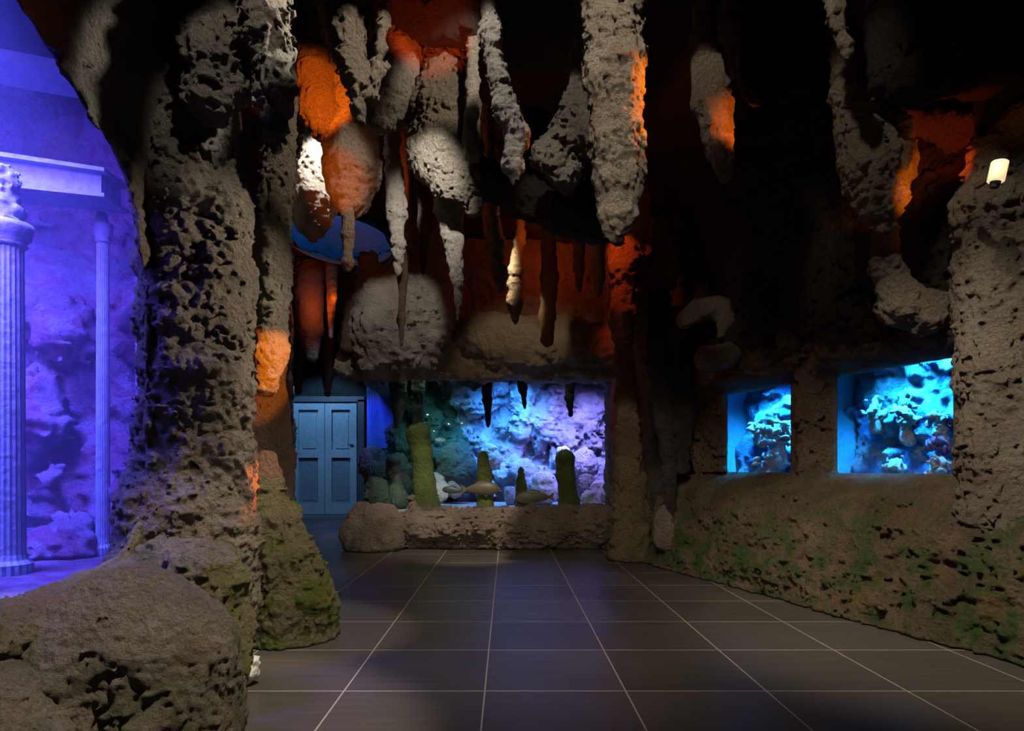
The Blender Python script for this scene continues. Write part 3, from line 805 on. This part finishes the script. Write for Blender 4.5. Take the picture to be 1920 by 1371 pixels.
def fish(px, py, d, Lpx, lab, mt, flip=1, ang=0.0):
    L = Lpx * d / F
    root = empty('fish', P(px, py, d)); tag(root, lab, 'fish', 'fish in the big aquarium')
    v = []; f = []
    N = 22; n = 20
    for i in range(N + 1):
        t_ = i / N
        x = (t_ - 0.5) * L * 0.82
        h = L * 0.17 * (math.sin(math.pi * min(1, t_ ** 0.75)) ** 0.7 + 0.06) * (1 if t_ < 0.7 else 1)
        if i in (0,): h = L * 0.02
        for j in range(n):
            a = 2 * math.pi * j / n
            v.append((-flip * x, 0.45 * h * math.cos(a), h * math.sin(a) * (1.0 if math.sin(a) > 0 else 0.75)))
    for i in range(N):
        for j in range(n):
            f.append((i * n + j, i * n + (j + 1) % n, (i + 1) * n + (j + 1) % n, (i + 1) * n + j))
    f.append(tuple(range(n))); f.append(tuple(N * n + j for j in range(n)))
    def sub(nm, vv, ff, smooth=True):
        c, s_ = math.cos(ang), math.sin(ang)
        W = [(Vector((x * c - z * s_, y, x * s_ + z * c)) + root.location) for x, y, z in vv]
        return link_mesh(nm, W, ff, M[mt], root, smooth)
    sub('body', v, f)
    def fin(nm, poly, th=0.006):
        vv = [(x * L * -flip, -th, z * L) for x, z in poly] + [(x * L * -flip, th, z * L) for x, z in poly]
        k_ = len(poly)
        ff = [tuple(range(k_))[::-1], tuple(range(k_, 2 * k_))] + [(i, (i + 1) % k_, k_ + (i + 1) % k_, k_ + i) for i in range(k_)]
        sub(nm, vv, ff, False)
    fin('tail_fin', [(0.36, 0.02), (0.52, 0.13), (0.47, 0), (0.52, -0.12), (0.36, -0.02)])
    fin('dorsal_fin', [(-0.12, 0.14), (-0.02, 0.22), (0.16, 0.17), (0.22, 0.08)])
    fin('pectoral_fin', [(-0.18, -0.09), (-0.08, -0.17), (-0.04, -0.14), (-0.1, -0.06)], 0.012)
    eye = MB().lathe(root.location + Vector((flip * 0.33 * L, -0.052 * L, 0.02 * L)), (0, -1, 0), [(0, 0.016 * L), (0.012 * L, 0.012 * L), (0.016 * L, 0.003 * L)], 12).build('eye', M['frame'], root, True)
    return root
fish(905, 918, 7.8, 80, 'brown humped fish swimming in front of the thin mossy post', 'fish', 1, 0)
fish(1000, 934, 7.8, 78, 'brown fish low in the tank in front of the shortest mossy post', 'fish', -1, 0.05)
fish(848, 920, 8.1, 46, 'small dark fish left of the brown humped one', 'fish_dark', -1, -0.1)

# ------------------------------------------------------------------ double door
YD = 12.6
def dx(px): return (px - CX) / F * YD
def dz(py): return EYE + (HY - py) / F * YD
for (px0, px1, hinge, nm) in ((549, 610, 0, 'door_1'), (611, 670, 1, 'door_2')):
    x0, x1 = dx(px0), dx(px1); z1 = dz(757); z0 = 0.01
    root = empty(nm, ((x0 + x1) / 2, YD, 0)); tag(root, kind='structure')
    s_ = 0.13; zm = dz(852)
    m = MB().box((x0, YD - 0.06, z0), (x0 + s_, YD + 0.03, z1)).box((x1 - s_, YD - 0.06, z0), (x1, YD + 0.03, z1))
    m.box((x0 + s_, YD - 0.06, z1 - s_), (x1 - s_, YD + 0.03, z1)).box((x0 + s_, YD - 0.06, zm - 0.07), (x1 - s_, YD + 0.03, zm + 0.07)).box((x0 + s_, YD - 0.06, z0), (x1 - s_, YD + 0.03, z0 + 0.22))
    m.build('door_frame', M['door'], root)
    MB().box((x0 + s_, YD + 0.005, zm + 0.07), (x1 - s_, YD + 0.02, z1 - s_)).box((x0 + s_ + .07, YD - 0.012, zm + 0.12), (x1 - s_ - .05, YD + 0.01, z1 - s_ - .06)).build('door_panel', M['door'], root)
    MB().box((x0 + s_, YD - 0.005, z0 + 0.22), (x1 - s_, YD + 0.02, zm - 0.07)).box((x0 + s_ + .07, YD - 0.012, z0 + 0.28), (x1 - s_ - .05, YD + 0.01, zm - 0.13)).build('door_panel', M['door_dark'], root)
hx = dx(663)
MB().lathe((hx, YD - 0.03, dz(834)), (0, -1, 0), [(0, .03), (.02, .03), (.03, .014), (.06, .014)], 16).box((hx - 0.10, YD - 0.095, dz(834) - 0.012), (hx + .015, YD - 0.08, dz(834) + .012)).build('door_handle', M['metal'], bpy.data.objects['door_2'])
tag(MB().box((dx(545) - 0.1, YD - 0.06, 0), (dx(548), YD + 0.08, dz(750))).box((dx(672), YD - 0.06, 0), (dx(684), YD + 0.08, dz(750))).box((dx(545) - .1, YD - 0.06, dz(754)), (dx(684), YD + 0.08, dz(744))).build('trim_1', M['frame']), kind='structure')
# small white wall lamp by the door
wl = empty('wall_lamp', P(537, 817, 11.4)); tag(wl, 'tiny white lamp on the passage wall left of the double door', 'lamp')
MB().lathe(P(534, 819, 11.5), (0.5, -0.6, 0), [(0, .04), (.10, .045)], 16).build('housing', M['frame'], wl)
MB().lathe(P(537, 817, 11.42), (0.5, -0.6, 0), [(0, .035), (.03, .05), (.05, .02)], 16).build('bulb', plain('small_lamp', (0.8, 0.8, 0.9), 0.4, emit=(0.8, 0.85, 1), es=3), wl, True)

# ------------------------------------------------------------------ right wall with two blue windows
B0 = np.array([1.36, 6.06]); TD = np.array([0.326, -0.9454]); ND = np.array([0.9454, 0.326])
def sn(p):
    q = p[:, :2] - B0
    return q @ TD, q @ ND
def W(s, n, z): 
    q = B0 + TD * s + ND * n
    return (q[0], q[1], z)
WINS = ((0.43, 1.22), (1.69, 2.545)); WZ = (0.91, 1.65); WN = 0.60
def right_wall(p):
    s, n = sn(p); z = p[:, 2]
    n0 = np.interp(z, [0, 0.04, 0.3, 0.6, 0.76, 0.86, 0.90, 1.66, 1.74, 2.0, 3.0, 3.95], [-0.02, 0.03, 0.08, 0.16, 0.30, 0.46, 0.55, 0.55, 0.42, 0.34, 0.40, 0.30])
    n0 = n0 + 0.05 * np.sin(s * 3.1 + 0.5) * np.clip(z * 2, 0, 1) * (z < 0.9)
    # foot of the wall sweeps outwards at its left end
    solid = np.maximum.reduce([(n0 - n) * 0.9, n - 0.74, -0.12 + 0.05 * np.sin(z * 9) - s, s - 6.2])
    # bulges between and above the windows
    for (s0, z0, s1, z1, r) in ((1.50, 0.8, 1.50, 1.8, 0.13), (0.2, 1.75, 0.9, 2.0, 0.16), (1.1, 1.85, 2.6, 1.95, 0.15)):
        solid = smin(solid, seg(p, W(s0, WN - 0.06, z0), W(s1, WN - 0.06, z1), r, r), 0.08)
    return solid
def wins(p):
    s, n = sn(p); z = p[:, 2]
    v = np.full(len(p), -1.0)
    for a, b in WINS:
        lft = a - 1.1 * np.clip(n - WN, 0, 0.2); rgt = b + 1.25 * np.clip(WN - n, 0, 0.4)
        h = np.maximum.reduce([lft - s, s - rgt, WZ[0] - z, z - WZ[1] - 0.3 * np.clip(WN - n, 0, 0.3)])
        v = np.maximum(v, -h)
    return v
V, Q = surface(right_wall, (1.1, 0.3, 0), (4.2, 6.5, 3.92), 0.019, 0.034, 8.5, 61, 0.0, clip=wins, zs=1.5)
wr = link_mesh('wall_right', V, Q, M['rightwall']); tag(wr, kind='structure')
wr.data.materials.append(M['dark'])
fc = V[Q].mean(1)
wr.data.polygons.foreach_set('material_index', (fc[:, 2] + 0.35 * vnoise(fc, 3.0, 9) > 2.05).astype(np.int32))  # upper wall coloured near-black: its unlit shade is put into the material
for i, (a, b) in enumerate(WINS):
    n0, n1 = 0.66, 0.675
    e = 0.06
    m = MB().hexa([W(a - e, n0, WZ[0] - e), W(a - e, n1, WZ[0] - e), W(b + e, n1, WZ[0] - e), W(b + e, n0, WZ[0] - e), W(a - e, n0, WZ[1] + e), W(a - e, n1, WZ[1] + e), W(b + e, n1, WZ[1] + e), W(b + e, n0, WZ[1] + e)])
    g = m.build('window_%d' % (3 + i), M['glass']); tag(g, kind='structure')
    # tank behind
    lab = ('small blue aquarium tank behind the smaller of the two right windows', 'blue aquarium tank behind the larger of the two right windows')[i]
    a2, b2 = a - 0.34, b + 0.04
    c = W((a + b) / 2, 1.0, 0.78)
    t3 = empty('aquarium_tank', c); tag(t3, lab, 'aquarium')
    def wb(s0, s1, n0, n1, z0, z1, nm, mt):
        MB().hexa([W(s0, n0, z0), W(s0, n1, z0), W(s1, n1, z0), W(s1, n0, z0), W(s0, n0, z1), W(s0, n1, z1), W(s1, n1, z1), W(s1, n0, z1)]).build(nm, M[mt], t3)
    wb(a2, b2, 0.745, 1.2, 0.78, 0.84, 'tank_floor', 'sand')
    wb(a2 - .03, a2, 0.745, 1.2, 0.78, 1.95, 'tank_side', 'cyan_lit_paint')
    wb(a2 + .005, b2 - .005, 0.70, 1.19, 0.845, 1.915, 'water', 'water_cyan')
    wb(b2, b2 + .03, 0.745, 1.2, 0.78, 1.95, 'tank_side', 'blue_paint')
    wb(a2, b2, 0.745, 1.2, 1.92, 1.95, 'tank_lid', 'blue_paint')
    fs = []
    r3 = random.Random(80 + i)
    for _ in range(26):
        s_ = r3.uniform(a2, b2); z_ = r3.uniform(0.9, 1.9); fs.append((W(s_, 1.08, z_), r3.uniform(0.05, 0.11)))
    def bkd(p, a2=a2, b2=b2, fs=fs):
        s, n = sn(p)
        v = np.maximum.reduce([1.08 - n, n - 1.2, a2 - s, s - b2])
        for q, r_ in fs: v = smin(v, seg(p, q, q, r_, r_), 0.05)
        return v
    cs = np.array([W(a2, 0.9, 0.84), W(b2, 0.9, 0.84), W(a2, 1.2, 1.92), W(b2, 1.2, 1.92)])
    V, Q = surface(bkd, cs.min(0), cs.max(0), 0.025, 0.04, 7, 90 + i)
    link_mesh('rock_backdrop', V, Q, M['reef'], t3)
    area(W((a + b) / 2 - 0.1, 0.86, 1.88), W((a + b) / 2 - 0.2, 1.12, 0.8), (0.025, 0.40, 1), 60, 0.7, 0.12, 72)

def coral(px, py, rpx, q_n, lab, mt='coral', zmin=0.84, n=42):
    # ray through the pixel meets the plane n = q_n
    qx = (px - CX) / F
    d = (q_n + B0 @ ND) / (qx * ND[0] + ND[1])
    r3 = random.Random(int(px * 7 + py))
    ch = []
    for _ in range(n):
        a = r3.uniform(0, 6.283); rad = rpx * math.sqrt(r3.random())
        x, y = px + math.cos(a) * rad, py + math.sin(a) * rad * 0.8
        ch.append([(x, y, rpx * r3.uniform(0.11, 0.23), d + r3.uniform(-0.06, 0.05))])
    ch.append([(px, py, rpx * 0.45, d + 0.06), (px + 4, py + rpx * 1.5, rpx * 0.5, d + 0.05)])
    return rock('coral', lab, 'coral', ch, mt, d, 0.013, 0.014, 18, 0.02, clipz=zmin, group='corals in the two blue windows')
coral(1455, 815, 34, 0.86, 'large pale coral head at the right in the smaller blue window')
coral(1420, 802, 18, 0.84, 'small pale coral knob left of the large head in the smaller window')
coral(1440, 868, 26, 0.82, 'low pale coral tuft on the floor of the smaller blue window')
coral(1678, 868, 24, 0.82, 'low pale coral head at the middle bottom of the larger blue window')
coral(1755, 876, 24, 0.84, 'frilly pale coral at the bottom right of the larger blue window')
coral(1640, 765, 26, 0.98, 'pale coral shelf left of centre in the larger blue window')
coral(1700, 778, 30, 0.98, 'wide pale coral shelf across the middle of the larger blue window')
coral(1762, 790, 26, 0.95, 'pale coral shelf at the right edge of the larger blue window')
coral(1760, 830, 20, 0.92, 'pinkish coral above the frilly one in the larger blue window', 'lilac')

# ------------------------------------------------------------------ right-hand formations
st('grey stalactite with orange right side hanging alone right of centre', [(1322, 10, 22), (1322, 90, 28), (1334, 190, 36), (1348, 270, 30), (1358, 328, 14)], 'stone', 4.0, 0.016, 0.018, 11)
st('thin crusty stalactite touching the top edge right of the lone orange one', [(1362, -120, 14), (1366, 50, 15), (1374, 140, 11)], 'stone', 3.5, 0.015, 0.018, 12)
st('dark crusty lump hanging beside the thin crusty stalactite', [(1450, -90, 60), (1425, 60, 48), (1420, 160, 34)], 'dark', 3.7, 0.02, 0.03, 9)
st('short crusty stalactite at the top edge above the big right-hand one', [(1555, -120, 18), (1570, 20, 18), (1586, 80, 12), (1590, 110, 6)], 'stone', 3.2, 0.015, 0.018, 12)
st('big grey-brown stalactite at the right with a burning orange right side', [[(1584, 100, 22), (1590, 170, 30), (1622, 240, 48), (1640, 310, 60), (1652, 375, 46), (1658, 425, 22)], [(1690, 240, 22), (1690, 330, 24)]], 'stone', 3.6, 0.011, 0.02, 12)
st('grey U-shaped rock swag between the big right stalactite and the right pillar', [(1658, 430, 22), (1664, 500, 30), (1690, 570, 42), (1735, 585, 42), (1790, 560, 40)], 'stone', 3.75, 0.013, 0.02, 11, cat='rock formation', name='rock_swag')
st('red-lit rock arch joining the big right stalactite to the right pillar', [(1690, 220, 20), (1750, 235, 26), (1800, 245, 36), (1850, 275, 36)], 'brown', 3.65, 0.018, 0.022, 9, cat='rock formation', name='rock_arch')
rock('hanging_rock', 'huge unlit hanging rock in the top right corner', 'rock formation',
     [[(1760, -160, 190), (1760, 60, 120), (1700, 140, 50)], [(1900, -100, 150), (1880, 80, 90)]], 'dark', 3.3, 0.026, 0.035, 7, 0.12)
rock('rock_pillar', 'massive rough brown pillar at the right edge beside the larger blue window', 'rock pillar',
     [[(1852, 290, 34), (1846, 400, 52), (1858, 520, 60), (1868, 700, 60), (1876, 850, 66), (1895, 960, 88)],
      [(1930, 250, 60), (1940, 500, 85), (1950, 800, 100), (1950, 960, 110)]], 'pillar', 3.35, 0.0125, 0.022, 13, 0.08, clipz=0.5)
rock('rock_bulge', 'looped rock bulge on the dark wall above and left of the smaller window', 'rock formation',
     [[(1285, 600, 18), (1310, 580, 22), (1345, 578, 22), (1362, 605, 16), (1352, 630, 10)], [(1320, 560, 18, 5.7), (1330, 540, 18, 6.0)]], 'stone', 5.5, 0.02, 0.016, 9, 0.04)
rock('rock_bulge', 'rounded rock bulge just above the smaller blue window', 'rock formation',
     [[(1325, 672, 24), (1365, 668, 26)]], 'stone', 5.4, 0.02, 0.02, 9, 0.05)
rock('rock_bulge', 'small dark rock bulge between and above the two blue windows', 'rock formation',
     [[(1468, 636, 18), (1495, 650, 14)], [(1545, 650, 24), (1590, 655, 20)]], 'brown', 4.75, 0.02, 0.02, 9, 0.05)
st('dark brown drape of rock hanging in the gap right of the red column', [[(1225, 560, 18), (1240, 700, 22), (1252, 850, 16), (1258, 960, 14)], [(1270, 600, 24), (1285, 760, 22), (1280, 880, 14)]], 'dark', 6.0, 0.024, 0.025, 7, name='rock_drape', cat='rock formation')
st('small pointed pale stone on the left end of the right ledge', [(1243, 950, 5), (1244, 975, 16), (1246, 1010, 24)], 'ledge', 5.9, 0.018, 0.012, 9, name='stone', cat='stone')

# ------------------------------------------------------------------ lamp on the right pillar
lp = P(1871, 322, 3.0)
lamp = empty('spotlight', lp); tag(lamp, 'small glowing cylinder spotlight fixed high on the right pillar', 'spotlight')
ax = Vector((0.15, -0.1, 0.95)).normalized()
MB().lathe(lp - ax * 0.048, ax, [(0, 0.032), (0.004, 0.036), (0.092, 0.036), (0.096, 0.032)], 28).build('lamp_shade', M['lamp_white'], lamp, True)
MB().lathe(lp - ax * 0.075, ax, [(0, 0.018), (0.028, 0.024)], 20).box((lp.x - 0.012, lp.y + 0.03, lp.z - 0.02), (lp.x + 0.012, lp.y + 0.14, lp.z + 0.005)).build('bracket', M['frame'], lamp)
spot(lp + Vector((-0.05, -0.06, 0)), P(1830, 325, 3.28), (1, 0.30, 0.02), 5, 84)
